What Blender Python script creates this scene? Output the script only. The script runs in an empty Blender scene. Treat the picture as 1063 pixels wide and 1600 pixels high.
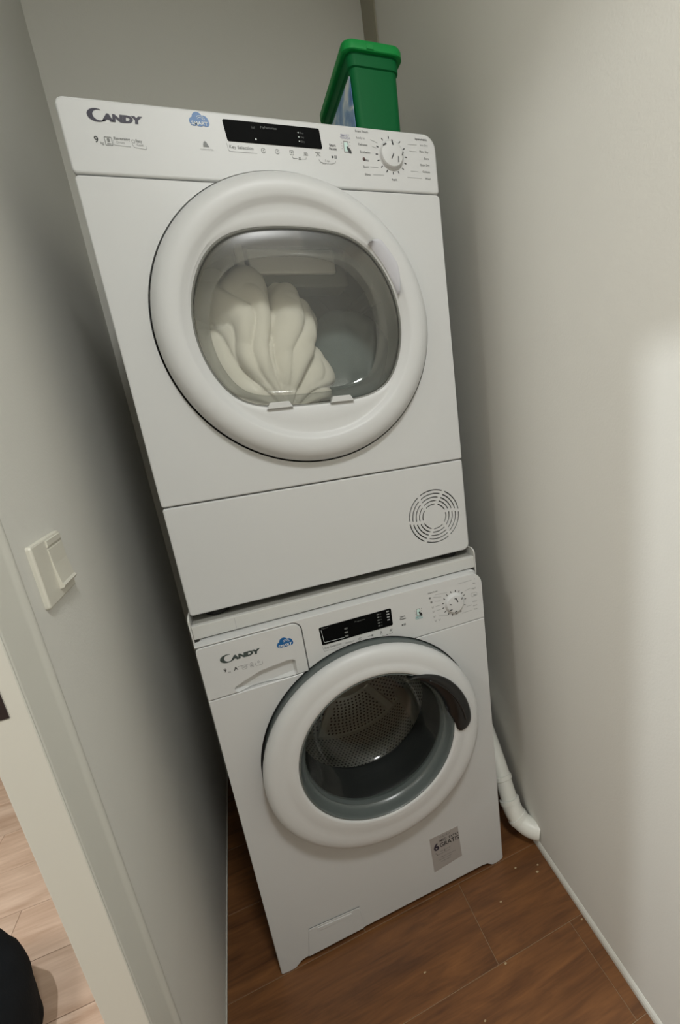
import bpy, bmesh, math, random
from mathutils import Vector, Matrix, noise
random.seed(7)
S = bpy.context.scene
COL = S.collection
PI = math.pi

# ------------------------------------------------------------------ camera
cam_d = bpy.data.cameras.new('camera')
cam = bpy.data.objects.new('camera', cam_d)
COL.objects.link(cam)
Rx = Vector((0.91772886, -0.38237405, -0.10753523))      # image right
Ry = Vector((-0.19607444, -0.20065867, -0.959839))       # image down
Rz = Vector((0.34543965, 0.90195687, -0.25912403))       # view direction
M = Matrix((Rx, -Ry, -Rz)).transposed().to_4x4()
M.translation = Vector((0.13816, -0.8589, 1.23428))
cam.matrix_world = M
cam_d.sensor_fit = 'VERTICAL'
cam_d.sensor_height = 36.0
cam_d.lens = 713.989 / 1600 * 36
cam_d.shift_x = -(659.724 - 531.5) / 1600
cam_d.shift_y = (816.825 - 800) / 1600
cam_d.clip_start = 0.01
S.camera = cam

# ------------------------------------------------------------------ world, exposure
w = bpy.data.worlds.new('world'); S.world = w; w.use_nodes = True
w.node_tree.nodes['Background'].inputs[0].default_value = (0.75, 0.78, 0.74, 1)
w.node_tree.nodes['Background'].inputs[1].default_value = 0.05
S.view_settings.view_transform = 'Standard'
S.view_settings.look = 'None'
S.view_settings.gamma = 1
S.view_settings.use_curve_mapping = False
S.view_settings.exposure = 0.62

HALL_LAMP = ((-0.60, -0.298, 2.44), 12.0, (0.91, 0.96, 1.0))
HALL_FAR = ((-1.25, -0.80, 2.44), 16.0, (0.98, 0.985, 0.975))
NICHE_LAMP = ((0.36, -1.20, 2.44), 12.5, (0.97, 0.985, 0.98))


# ------------------------------------------------------------------ materials
def lin(c):
    return tuple(((v / 255) / 12.92 if v / 255 <= .04045 else ((v / 255 + .055) / 1.055) ** 2.4) for v in c)


MATS = {}


def mat(name, rgb, rough=.5, metal=0., spec=.5, bump=0, bscale=200, var=0, vscale=6, coat=0):
    if name in MATS: return MATS[name]
    m = bpy.data.materials.new(name); m.use_nodes = True
    nt = m.node_tree; b = nt.nodes['Principled BSDF']
    c = lin(rgb)
    b.inputs['Base Color'].default_value = (*c, 1)
    b.inputs['Roughness'].default_value = rough
    b.inputs['Metallic'].default_value = metal
    b.inputs['Specular IOR Level'].default_value = spec
    b.inputs['Coat Weight'].default_value = coat
    tc = nt.nodes.new('ShaderNodeTexCoord')
    if var:
        n = nt.nodes.new('ShaderNodeTexNoise'); n.inputs['Scale'].default_value = vscale; n.inputs['Detail'].default_value = 5
        r = nt.nodes.new('ShaderNodeMapRange')
        r.inputs['To Min'].default_value = 1 - var; r.inputs['To Max'].default_value = 1 + var
        mx = nt.nodes.new('ShaderNodeVectorMath'); mx.operation = 'SCALE'; mx.inputs[0].default_value = c
        nt.links.new(tc.outputs['Object'], n.inputs['Vector']); nt.links.new(n.outputs['Fac'], r.inputs['Value'])
        nt.links.new(r.outputs['Result'], mx.inputs['Scale']); nt.links.new(mx.outputs[0], b.inputs['Base Color'])
    if bump:
        n = nt.nodes.new('ShaderNodeTexNoise'); n.inputs['Scale'].default_value = bscale; n.inputs['Detail'].default_value = 3
        bp = nt.nodes.new('ShaderNodeBump'); bp.inputs['Strength'].default_value = bump; bp.inputs['Distance'].default_value = .001
        nt.links.new(tc.outputs['Object'], n.inputs['Vector']); nt.links.new(n.outputs['Fac'], bp.inputs['Height'])
        nt.links.new(bp.outputs['Normal'], b.inputs['Normal'])
    MATS[name] = m
    return m


def wood(name, dark, light, scale, streak, rough, rand=.12):
    """wood-look tile or plank: grain runs along object x, tone shifts from piece to piece"""
    m = bpy.data.materials.new(name); m.use_nodes = True
    nt = m.node_tree; L = nt.links.new; b = nt.nodes['Principled BSDF']
    b.inputs['Roughness'].default_value = rough
    g = nt.nodes.new('ShaderNodeNewGeometry')
    oi = nt.nodes.new('ShaderNodeObjectInfo')
    off = nt.nodes.new('ShaderNodeVectorMath'); off.operation = 'SCALE'; off.inputs[0].default_value = (7, 13, 3)
    L(oi.outputs['Random'], off.inputs['Scale'])
    ad = nt.nodes.new('ShaderNodeVectorMath'); ad.operation = 'ADD'
    L(g.outputs['Position'], ad.inputs[0]); L(off.outputs[0], ad.inputs[1])
    mp = nt.nodes.new('ShaderNodeMapping'); mp.inputs['Scale'].default_value = (scale * .16, scale, 1)
    L(ad.outputs[0], mp.inputs['Vector'])
    n1 = nt.nodes.new('ShaderNodeTexNoise'); n1.inputs['Scale'].default_value = 1; n1.inputs['Detail'].default_value = 7
    n1.inputs['Roughness'].default_value = .62; n1.inputs['Distortion'].default_value = .8
    L(mp.outputs[0], n1.inputs['Vector'])
    mp2 = nt.nodes.new('ShaderNodeMapping'); mp2.inputs['Scale'].default_value = (streak * .05, streak, 1)
    L(ad.outputs[0], mp2.inputs['Vector'])
    n2 = nt.nodes.new('ShaderNodeTexNoise'); n2.inputs['Scale'].default_value = 1; n2.inputs['Detail'].default_value = 4
    L(mp2.outputs[0], n2.inputs['Vector'])
    mix = nt.nodes.new('ShaderNodeMath'); mix.operation = 'MULTIPLY_ADD'; mix.inputs[1].default_value = .35
    L(n2.outputs['Fac'], mix.inputs[0]); L(n1.outputs['Fac'], mix.inputs[2])
    r = nt.nodes.new('ShaderNodeMapRange'); r.inputs['From Min'].default_value = .42; r.inputs['From Max'].default_value = .95
    L(mix.outputs[0], r.inputs['Value'])
    cr = nt.nodes.new('ShaderNodeMix'); cr.data_type = 'RGBA'
    cr.inputs[6].default_value = (*lin(dark), 1); cr.inputs[7].default_value = (*lin(light), 1)
    L(r.outputs[0], cr.inputs[0])
    tv = nt.nodes.new('ShaderNodeMapRange'); tv.inputs['To Min'].default_value = 1 - rand; tv.inputs['To Max'].default_value = 1 + rand
    L(oi.outputs['Random'], tv.inputs['Value'])
    sc = nt.nodes.new('ShaderNodeVectorMath'); sc.operation = 'SCALE'
    L(cr.outputs[2], sc.inputs[0]); L(tv.outputs[0], sc.inputs['Scale']); L(sc.outputs[0], b.inputs['Base Color'])
    bp = nt.nodes.new('ShaderNodeBump'); bp.inputs['Strength'].default_value = .15; bp.inputs['Distance'].default_value = .001
    L(mix.outputs[0], bp.inputs['Height']); L(bp.outputs['Normal'], b.inputs['Normal'])
    MATS[name] = m
    return m


def glassmat(name, tint, refl_rough=.03, f0=.06, haze=0, haze_col=(.5, .5, .48)):
    m = bpy.data.materials.new(name); m.use_nodes = True
    nt = m.node_tree; L = nt.links.new
    nt.nodes.remove(nt.nodes['Principled BSDF'])
    out = nt.nodes['Material Output']
    t = nt.nodes.new('ShaderNodeBsdfTransparent'); t.inputs[0].default_value = (*tint, 1)
    g = nt.nodes.new('ShaderNodeBsdfGlossy'); g.inputs['Roughness'].default_value = refl_rough
    d = nt.nodes.new('ShaderNodeBsdfDiffuse'); d.inputs[0].default_value = (*haze_col, 1)
    lw = nt.nodes.new('ShaderNodeLayerWeight'); lw.inputs['Blend'].default_value = .25
    mr = nt.nodes.new('ShaderNodeMapRange'); mr.inputs['To Min'].default_value = f0; mr.inputs['To Max'].default_value = .28
    L(lw.outputs['Fresnel'], mr.inputs['Value'])
    mh = nt.nodes.new('ShaderNodeMixShader'); mh.inputs[0].default_value = haze
    L(t.outputs[0], mh.inputs[1]); L(d.outputs[0], mh.inputs[2])
    ms = nt.nodes.new('ShaderNodeMixShader')
    L(mr.outputs[0], ms.inputs[0]); L(mh.outputs[0], ms.inputs[1]); L(g.outputs[0], ms.inputs[2])
    L(ms.outputs[0], out.inputs['Surface'])
    MATS[name] = m
    return m


WALL = mat('wall_paint', (214, 213, 206), .75, spec=.25, bump=.25, bscale=260, var=.02, vscale=3)
WALLHALL = mat('hall_wall_paint', (222, 218, 206), .8, spec=.25, bump=.1)
CEIL = mat('ceiling_paint', (222, 220, 212), .9, spec=.2)
TRIM = mat('trim_paint', (200, 199, 190), .45, spec=.4, bump=.06, bscale=90)
CORNER_SHADE = mat('corner_shade_paint', (160, 156, 140), .7, spec=.2)  # darker wall tone that paints in the shade of the far right corner
APPL = mat('appliance_enamel', (197, 198, 197), .32, spec=.5, bump=.04, bscale=900)
APPLP = mat('appliance_plastic', (197, 198, 197), .42, spec=.4)
FRAMEM = mat('stacking_frame_white', (194, 194, 190), .45, spec=.4)
TRAYM = mat('tray_grey', (150, 149, 142), .6)
BLACK = mat('black_plastic', (14, 15, 15), .3, spec=.5)
RUBBER = mat('rubber_black', (22, 22, 22), .7)
DISPLAY = mat('display_black', (8, 9, 9), .6, spec=.05)
INK = mat('print_black', (30, 32, 34), .5)
INKD = mat('print_violet_black', (28, 22, 44), .45)
INKG = mat('print_grey', (112, 114, 112), .5)
INKL = mat('print_light_grey', (150, 152, 152), .5)
INKGG = mat('print_grey_green', (70, 82, 80), .35, metal=.3)
WHITEINK = mat('print_white', (205, 210, 210), .5)
DIMINK = mat('print_dim', (88, 90, 88), .5)
BLUE = mat('badge_blue', (6, 88, 146), .4)
TEAL = mat('print_teal', (110, 170, 170), .5)
LILAC = mat('print_lilac', (150, 150, 170), .5)
GREYRING = mat('door_grey_plastic', (88, 95, 93), .28, spec=.6)
METAL = mat('drum_steel', (200, 198, 190), .4, metal=.45)
METALD = mat('dryer_drum_steel', (160, 162, 156), .5, metal=.2)
GASKET = mat('gasket_dark', (38, 40, 40), .5)
BOWLG = mat('bowl_side_grey', (120, 121, 117), .25, spec=.6)
HOLE = mat('hole_black', (8, 8, 8), .8)
DRUMBACK = mat('drum_back_grey', (110, 112, 106), .6)
BARM = mat('pale_bar_white', (240, 240, 235), .5)
WCLOTH = mat('white_cotton', (232, 229, 220), .9, spec=.1, bump=.5, bscale=700)
GCLOTH = mat('grey_cotton', (110, 121, 121), .95, spec=.05, bump=.8, bscale=900, var=.1, vscale=60)
GREEN = mat('tub_green', (0, 92, 46), .6, spec=.2, var=.04)
GREENL = mat('lid_green', (6, 132, 58), .5, spec=.3)
PVC = mat('pvc_white', (222, 222, 214), .38, spec=.5)
SWITCH = mat('switch_plastic', (214, 211, 198), .35, spec=.5)
STICKER = mat('sticker_silver', (168, 164, 160), .4, spec=.5, metal=.15)
BRASS = mat('strike_dark', (30, 16, 16), .5)
AGED = mat('aged_foot', (206, 200, 180), .5)
BAG = mat('dark_cloth', (26, 29, 32), .95, spec=.1, bump=.8, bscale=180, var=.25, vscale=14)
LAMP = mat('lamp_white', (235, 235, 230), .5)
CRUMB = mat('crumb', (165, 145, 112), .8)
GROUT = mat('grout', (150, 128, 102), .9, spec=.1)
GROUTH = mat('plank_gap', (96, 78, 62), .9, spec=.1)
TILE = wood('wood_look_tile', (76, 46, 24), (128, 84, 46), 30, 170, .45, .07)
PLANK = wood('pale_laminate', (178, 146, 122), (226, 200, 178), 16, 90, .5, .05)
GLASSD = glassmat('dryer_glass', (.96, .96, .94), .28, .03, .05, (.45, .46, .43))
GLASSW = glassmat('washer_glass', (.80, .82, .80), .10, .03)
GLASSB = glassmat('bowl_glass', (.93, .93, .91), .08, .03)
BOWLS = glassmat('bowl_side', (.78, .79, .76), .15, .05, .30, (.30, .31, .29))


def labelmat():
    m = bpy.data.materials.new('tub_label_print'); m.use_nodes = True
    nt = m.node_tree; L = nt.links.new; b = nt.nodes['Principled BSDF']; b.inputs['Roughness'].default_value = .35
    tc = nt.nodes.new('ShaderNodeTexCoord')
    mp = nt.nodes.new('ShaderNodeMapping'); mp.inputs['Scale'].default_value = (1, 9, 13)
    L(tc.outputs['Object'], mp.inputs['Vector'])
    n = nt.nodes.new('ShaderNodeTexNoise'); n.inputs['Scale'].default_value = 1.4; n.inputs['Detail'].default_value = 4; n.inputs['Distortion'].default_value = 1
    L(mp.outputs[0], n.inputs['Vector'])
    cr = nt.nodes.new('ShaderNodeValToRGB'); e = cr.color_ramp.elements
    e[0].position = .34; e[0].color = (*lin((70, 120, 190)), 1)
    e[1].position = .62; e[1].color = (*lin((232, 238, 240)), 1)
    x = e.new(.5); x.color = (*lin((140, 178, 214)), 1)
    L(n.outputs['Fac'], cr.inputs[0]); L(cr.outputs[0], b.inputs['Base Color'])
    return m


LABELM = labelmat()


# ------------------------------------------------------------------ mesh helpers
def link(name, me, m, parent=None, smooth=False):
    o = bpy.data.objects.new(name, me)
    COL.objects.link(o)
    if m: me.materials.append(m)
    if parent: o.parent = parent
    if smooth:
        for p in me.polygons: p.use_smooth = True
    return o


def obj(name, bm, m, parent=None, smooth=False, sharp=None):
    bmesh.ops.recalc_face_normals(bm, faces=bm.faces)
    me = bpy.data.meshes.new(name); bm.to_mesh(me); bm.free()
    o = link(name, me, m, parent, smooth)
    if smooth and sharp is not None:
        me.set_sharp_from_angle(angle=math.radians(sharp))
    return o


def empty(name, label, cat, loc=(0, 0, 0), group=None):
    o = bpy.data.objects.new(name, None); COL.objects.link(o)
    o.location = loc; o['label'] = label; o['category'] = cat; o.empty_display_size = .05
    if group: o['group'] = group
    return o


def tag(o, label, cat, group=None):
    o['label'] = label; o['category'] = cat
    if group: o['group'] = group
    return o


def struct(o):
    o['kind'] = 'structure'; return o


def box(bm, x0, x1, y0, y1, z0, z1, bev=0, seg=2):
    r = bmesh.ops.create_cube(bm, size=1)
    for v in r['verts']:
        v.co = Vector(((x0 + x1) / 2 + v.co.x * (x1 - x0), (y0 + y1) / 2 + v.co.y * (y1 - y0), (z0 + z1) / 2 + v.co.z * (z1 - z0)))
    if bev:
        es = list({e for v in r['verts'] for e in v.link_edges})
        bmesh.ops.bevel(bm, geom=es, offset=bev, segments=seg, profile=.5, affect='EDGES')
    return r


def B(*a, **k):
    bm = bmesh.new(); box(bm, *a, **k); return bm


def inset(pts, d):
    """move an anticlockwise outline inwards by d (miter)"""
    n = len(pts); out = []
    for i in range(n):
        p0, p1, p2 = Vector(pts[i - 1]), Vector(pts[i]), Vector(pts[(i + 1) % n])
        e1 = (p1 - p0); e2 = (p2 - p1)
        if e1.length < 1e-9: e1 = e2
        if e2.length < 1e-9: e2 = e1
        e1.normalize(); e2.normalize()
        n1 = Vector((-e1.y, e1.x)); n2 = Vector((-e2.y, e2.x))
        b = (n1 + n2)
        if b.length < 1e-6: b = n1
        b.normalize()
        k = d / max(.35, b.dot(n1))
        out.append((p1.x + b.x * k, p1.y + b.y * k))
    return out


def rrect(x0, x1, z0, z1, r, seg=6):
    """rounded rectangle, r = radius or (bottom-left, bottom-right, top-right, top-left)"""
    if not isinstance(r, (tuple, list)): r = (r,) * 4
    pts = []
    for (cx, cz, sx, sz, a0), rr in zip(((x0, z0, 1, 1, PI), (x1, z0, -1, 1, 1.5 * PI), (x1, z1, -1, -1, 0), (x0, z1, 1, -1, .5 * PI)), r):
        if rr <= 0: pts.append((cx, cz)); continue
        for i in range(seg + 1):
            a = a0 + i / seg * PI / 2
            pts.append((cx + sx * rr + rr * math.cos(a), cz + sz * rr + rr * math.sin(a)))
    return pts


def arcpts(pts, seg=6):
    """fillet a polygon given as (x, z, r)"""
    out = []; n = len(pts)
    for i in range(n):
        p = Vector(pts[i][:2]); r = pts[i][2]
        a = Vector(pts[i - 1][:2]) - p; b = Vector(pts[(i + 1) % n][:2]) - p
        if r <= 0: out.append(tuple(p)); continue
        a.normalize(); b.normalize()
        half = a.angle(b) / 2
        t = r / math.tan(half)
        q0 = p + a * t; q1 = p + b * t
        c = p + (a + b).normalized() * (r / math.sin(half))
        a0 = math.atan2(q0.y - c.y, q0.x - c.x); a1 = math.atan2(q1.y - c.y, q1.x - c.x)
        da = (a1 - a0 + PI) % (2 * PI) - PI
        for k in range(seg + 1):
            t_ = a0 + da * k / seg
            out.append((c.x + r * math.cos(t_), c.y + r * math.sin(t_)))
    return out


def loft(rings, cap0=True, cap1=True, bm=None):
    """rings: lists of 3-D points of equal length, joined into a skin"""
    bm = bm or bmesh.new(); V = [[bm.verts.new(p) for p in r] for r in rings]; n = len(V[0])
    for a, b in zip(V, V[1:]):
        for i in range(n):
            j = (i + 1) % n
            try: bm.faces.new((a[i], a[j], b[j], b[i]))
            except ValueError: pass
    if cap0: bm.faces.new(V[0])
    if cap1: bm.faces.new(V[-1])
    return bm


def panel(outline, y_front, y_back, bev=.003, seg=3, bm=None):
    """a slab facing -y whose front rim is rounded"""
    rings = [[(x, y_back, z) for x, z in outline]]
    for i in range(seg + 1):
        a = i / seg * PI / 2
        o = inset(outline, bev * (1 - math.cos(a)))
        rings.append([(x, y_front + bev * (1 - math.sin(a)), z) for x, z in o])
    return loft(rings, bm=bm)


def revolve(profile, cx, cz, n=96, close=False, bm=None):
    """profile: (radius, y); axis along y"""
    rings = []
    for r, y in profile:
        rings.append([(cx + r * math.cos(2 * PI * i / n), y, cz + r * math.sin(2 * PI * i / n)) for i in range(n)])
    if close: rings.append(rings[0])
    return loft(rings, cap0=False, cap1=False, bm=bm)


def tube(path, rad, n=20, bm=None):
    P = [Vector(p) for p in path]; rings = []
    up = Vector((0, 0, 1)); prev = None
    for i, p in enumerate(P):
        t = (P[min(i + 1, len(P) - 1)] - P[max(i - 1, 0)]).normalized()
        if prev is None:
            u = t.cross(up if abs(t.z) < .9 else Vector((1, 0, 0))).normalized()
        else:
            u = (prev - t * prev.dot(t)).normalized()
        prev = u; v = t.cross(u)
        r = rad[i] if isinstance(rad, (list, tuple)) else rad
        rings.append([p + (u * math.cos(2 * PI * k / n) + v * math.sin(2 * PI * k / n)) * r for k in range(n)])
    return loft(rings, bm=bm)


def catmull(pts, k=8):
    P = [Vector(p) for p in pts]; P = [P[0] * 2 - P[1]] + P + [P[-1] * 2 - P[-2]]; out = []
    for i in range(1, len(P) - 2):
        for j in range(k):
            t = j / k
            out.append(.5 * ((2 * P[i]) + (P[i + 1] - P[i - 1]) * t + (2 * P[i - 1] - 5 * P[i] + 4 * P[i + 1] - P[i + 2]) * t * t
                             + (3 * P[i] - P[i - 1] - 3 * P[i + 1] + P[i + 2]) * t ** 3))
    out.append(P[-2]); return out


# flat print on a plane facing -y --------------------------------------------------
def flat(name, outlines, y, m, parent, th=.0004, **k):
    bm = bmesh.new()
    for o in outlines:
        loft([[(x, y + th, z) for x, z in o], [(x, y, z) for x, z in o]], bm=bm)
    o_ = obj(name, bm, m, parent)
    if name == 'program_line': o_['kind'] = 'stuff'
    return o_


def seg2(x0, z0, x1, z1, wd):
    d = Vector((x1 - x0, z1 - z0)); n = Vector((-d.y, d.x)).normalized() * wd / 2
    return [(x0 - n.x, z0 - n.y), (x1 - n.x, z1 - n.y), (x1 + n.x, z1 + n.y), (x0 + n.x, z0 + n.y)]


def line(pts, wd):
    return [seg2(*a, *b, wd) for a, b in zip(pts, pts[1:])]


def ringarc(cx, cz, r0, r1, a0, a1, n=24):
    return [(cx + r0 * math.cos(a0 + (a1 - a0) * i / n), cz + r0 * math.sin(a0 + (a1 - a0) * i / n)) for i in range(n + 1)] + \
           [(cx + r1 * math.cos(a1 - (a1 - a0) * i / n), cz + r1 * math.sin(a1 - (a1 - a0) * i / n)) for i in range(n + 1)]


def text(name, body, x, z, size, y, m, parent, sx=1, bold=0, shear=0, align='LEFT', rot=0, th=.0003):
    c = bpy.data.curves.new('tmp_text', 'FONT'); c.body = body; c.size = size; c.offset = bold; c.shear = shear
    c.align_x = align; c.resolution_u = 3
    t = bpy.data.objects.new('tmp_text', c); COL.objects.link(t)
    dg = bpy.context.evaluated_depsgraph_get(); dg.update()
    me = bpy.data.meshes.new_from_object(t.evaluated_get(dg))
    bpy.data.objects.remove(t); bpy.data.curves.remove(c)
    me.transform(Matrix.Translation((x, y, z)) @ Matrix.Rotation(rot, 4, 'Y') @ Matrix.Rotation(PI / 2, 4, 'X') @ Matrix.Diagonal((sx, 1, 1, 1)))
    me.name = name; me.materials.clear()
    o = link(name, me, m, parent)
    return o


# ================================================================== THE SETTING
XL = -0.1186; YB = 0.7243; YJ = -0.314; ZC = 2.5; HEAD = 2.032


def xr(y): return 0.7035 + 0.0475 * y


def poly_prism(pts, z0, z1):
    return loft([[(x, y, z0) for x, y in pts], [(x, y, z1) for x, y in pts]])


# closet floor: grout bed and wood-look tiles laid across
fl = struct(obj('floor', B(XL - .02, .80, -2.2, YB + .05, -.05, -.0015), GROUT))
G = .0013
joints = {0: (.4555,), -1: (.652,), 1: (.20,), 2: (.52,), 3: (.02,), -2: (.30,), -3: (.10,), -4: (.5,), -5: (.2,), -6: (.4,), -7: (.0,), -8: (.3,), -9: (.5,), -10: (.2,)}
for k in range(-10, 4):
    y1 = .2 * k; y0 = y1 - .2
    y1 += 0; xs = (XL - .01,) + tuple(x for x in joints.get(k, ()) if x) + (xr(y1) - .001,)
    for a, b in zip(xs, xs[1:]):
        y0c, y1c = max(y0, -2.2), min(y1, YB)
        bm = bmesh.new(); box(bm, a + G / 2, b - G / 2, y0c + G / 2, y1c - G / 2, -.010, 0, bev=.0006, seg=1)
        obj('tile', bm, TILE, fl)
box_ = B(XL - .01, xr(YB), .6 + G / 2, YB, -.01, 0)
obj('tile', box_, TILE, fl)

# hall floor with pale planks
hx0 = -2.6
hf = struct(obj('floor', B(hx0, XL - .02, -2.2, 3.0, -.05, -.002), GROUTH))
k = 0; y = -2.2 + .02
ys = []
yy = .1465 - .17 * 14
while yy < 3.0:
    ys.append(yy); yy += .17
for i, y0 in enumerate(ys):
    if y0 < -2.3: continue
    cut = hx0 + .25 + (i * .47) % 1.1
    xs = [hx0]
    while cut < XL - .1:
        xs.append(cut); cut += 1.25
    xs.append(XL - .03)
    for a, b in zip(xs, xs[1:]):
        bm = bmesh.new(); box(bm, a + .0005, b - .0005, max(y0, -2.2) + .0008, min(y0 + .17, 3.0) - .0008, -.008, 0, bev=.0005, seg=1)
        obj('plank', bm, PLANK, hf)

# walls
struct(obj('wall_back', B(XL - .05, .95, YB, YB + .08, 0, ZC), WALL))
pts = [(xr(-2.2), -2.2), (xr(-2.2) + .1, -2.2), (.90, YB), (xr(YB), YB)]
struct(obj('wall_right', poly_prism(pts, 0, ZC), WALL))
bm = bmesh.new()
TH = .032
box(bm, XL - TH, XL, YJ, YB, 0, ZC)
box(bm, XL - TH, XL, -1.16, YJ, HEAD, ZC)
box(bm, XL - TH, XL, -2.2, -1.16, 0, ZC)
struct(obj('wall_left', bm, WALL))
struct(obj('wall_front', B(hx0, .75, -2.28, -2.2, 0, ZC), WALLHALL))
struct(obj('wall_hall', B(hx0 - .08, hx0, -2.2, 3.0, 0, ZC), WALLHALL))
struct(obj('wall_far', B(hx0, XL - TH, 3.0, 3.08, 0, ZC), WALLHALL))
struct(obj('wall_side', B(XL - TH, XL - TH + .03, YB + .08, 3.0, 0, ZC), WALLHALL))
struct(obj('ceiling', B(hx0, .95, -2.28, 3.08, ZC, ZC + .06), CEIL))

# thin added strip in the far right corner, its darker colour standing for shade
c = [(xr(.60), .60), (xr(YB) + .01, YB + .001), (xr(YB) - .001, YB), (xr(.60) - .004, .60)]
struct(obj('corner_shade_strip', poly_prism([(xr(.61) - .004, .61), (xr(.61) + .01, .61), (xr(YB) + .01, YB - .0005), (xr(YB) - .0045, YB - .0005)], 1.0, ZC - .002), CORNER_SHADE))

# low white fillet where the right wall meets the tiles
fy0, fy1 = -2.19, .015
rings = []
for y in (fy0, fy1):
    x = xr(y)
    rings.append([(x + .002, y, 0.0003), (x - .006, y, .0003), (x - .0062, y, .010), (x - .004, y, .016), (x - .001, y, .020), (x + .002, y, .0205)])
struct(obj('baseboard_right', loft(rings), TRIM))
# painted seam along the left wall
struct(obj('baseboard_left', B(XL + .0002, XL + .003, YJ + .002, YB - .002, .0003, .006, bev=.001, seg=1), TRIM))


# door casing on the closet side, with a rounded outer edge and a groove
def casing(y_in, sgn, z1, name, x=XL):
    # profile in (offset from wall along +x, distance from opening edge along y)
    pr = [(0.0, 0), (.0075, 0), (.0085, .001), (.009, .003), (.009, .052), (.0105, .056), (.0125, .060), (.0135, .064), (.012, .069), (.008, .0725), (.003, .0745), (0, .0755)]
    rings = [[(x + .0002 + a, y_in + sgn * b, z) for a, b in pr] for z in (0.0005, z1)]
    return struct(obj(name, loft(rings), TRIM, smooth=True, sharp=50))


casing(YJ, 1, HEAD + .07, 'trim_1')
casing(-1.16, -1, HEAD + .07, 'trim_2')
bm = bmesh.new(); box(bm, XL + .0002, XL + .010, -1.16, YJ, HEAD, HEAD + .07, bev=.003)
struct(obj('trim_4', bm, TRIM))
# jamb lining facing the opening, with the dark latch mortise
jl = struct(obj('trim_5', B(XL - TH - .001, XL + .009, YJ - .004, YJ - .0002, .0005, HEAD, bev=.001, seg=1), TRIM))
obj('latch_hole', B(XL - TH + .002, XL - .0065, YJ - .0046, YJ - .003, .967, 1.06, bev=.0012, seg=1), BRASS, jl)


# ================================================================== LAMPS
def ceiling_lamp(spec, label, rad=.07, shown=True):
    (x, y, z), p, colr = spec
    t = empty('ceiling_light', label, 'light', (x, y, z))
    bm = revolve([(.001, ZC - z), (rad + .02, ZC - z), (rad + .025, ZC - z - .02), (rad + .02, ZC - z - .03), (rad, ZC - z - .032), (.001, ZC - z - .032)], 0, 0, 40)
    for v in bm.verts: v.co = Vector((v.co.x, v.co.z, v.co.y))
    obj('housing', bm, LAMP, t)
    ld = bpy.data.lights.new('lamp', 'AREA'); ld.shape = 'DISK'; ld.size = rad * 2
    ld.energy = p; ld.color = colr
    lo = bpy.data.objects.new('lamp', ld); COL.objects.link(lo); lo.parent = t; lo.location = (0, 0, .0)
    return t


ceiling_lamp(HALL_LAMP, 'small round white ceiling light in the hall beside the door head', .02)
ceiling_lamp(HALL_FAR, 'large round white ceiling light over the pale hall floor', .30)
ceiling_lamp(NICHE_LAMP, 'round white ceiling light above the closet behind the viewer', .14)


# ================================================================== CONTROLS SHARED BY BOTH MACHINES
def big_c(cx, cz, w, h, y, m, parent):
    """crescent C: thick on the left, open to the right"""
    outer = []; inner = []
    n = 30
    for i in range(n + 1):
        a = math.radians(62) + math.radians(256) * i / n
        outer.append((cx + w * math.cos(a), cz + h * math.sin(a)))
        inner.append((cx + w * .22 + w * .64 * math.cos(a), cz + h * .03 + h * .78 * math.sin(a)))
    bm = bmesh.new()
    vo = [bm.verts.new((p[0], y, p[1])) for p in outer]; vi = [bm.verts.new((p[0], y, p[1])) for p in inner]
    for i in range(n): bm.faces.new((vo[i], vo[i + 1], vi[i + 1], vi[i]))
    return bm


def logo(y, z, m, parent, x0=.0375):
    lg = obj('logo', big_c(x0 + .0115, z + .0078, .0125, .0085, y, m, None), m, parent)
    text('letters', 'ANDY', x0 + .0185, z + .0018, .0122, y, m, lg, sx=1.42, bold=.0009, shear=.12)
    return lg


def cloud(cx, cz, y, parent, s=1.0):
    pts = []
    # union of bumps drawn as a radial outline
    circ = [(-.0085, -.0025, .0062), (-.002, .003, .0078), (.007, -.0005, .0072), (0, -.004, .0055), (.010, -.0035, .0048), (-.0095, -.004, .0045)]
    for i in range(72):
        a = 2 * PI * i / 72; d = Vector((math.cos(a), math.sin(a))); best = 0
        o = Vector((0, -.002))
        for x, z, r in circ:
            c_ = Vector((x, z)) - o; b = c_.dot(d); q = b * b - c_.length_squared + r * r
            if q > 0: best = max(best, b + math.sqrt(q))
        p = o + d * best
        pts.append((cx + p.x * s, cz + max(p.y, -.0085) * s))
    b = flat('badge', [pts], y, BLUE, parent)
    text('badge_text', 'SMART', cx, cz - .0068 * s, .0068 * s, y - .0003, WHITEINK, b, sx=1.15, bold=.0001, align='CENTER')
    flat('badge_wave', [ringarc(cx + .002 * s, cz - .001 * s, .0042 * s, .0049 * s, .25, PI * .8), ringarc(cx + .002 * s, cz - .001 * s, .0066 * s, .0072 * s, .2, PI * .75)], y - .0003, WHITEINK, b)
    return b


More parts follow.
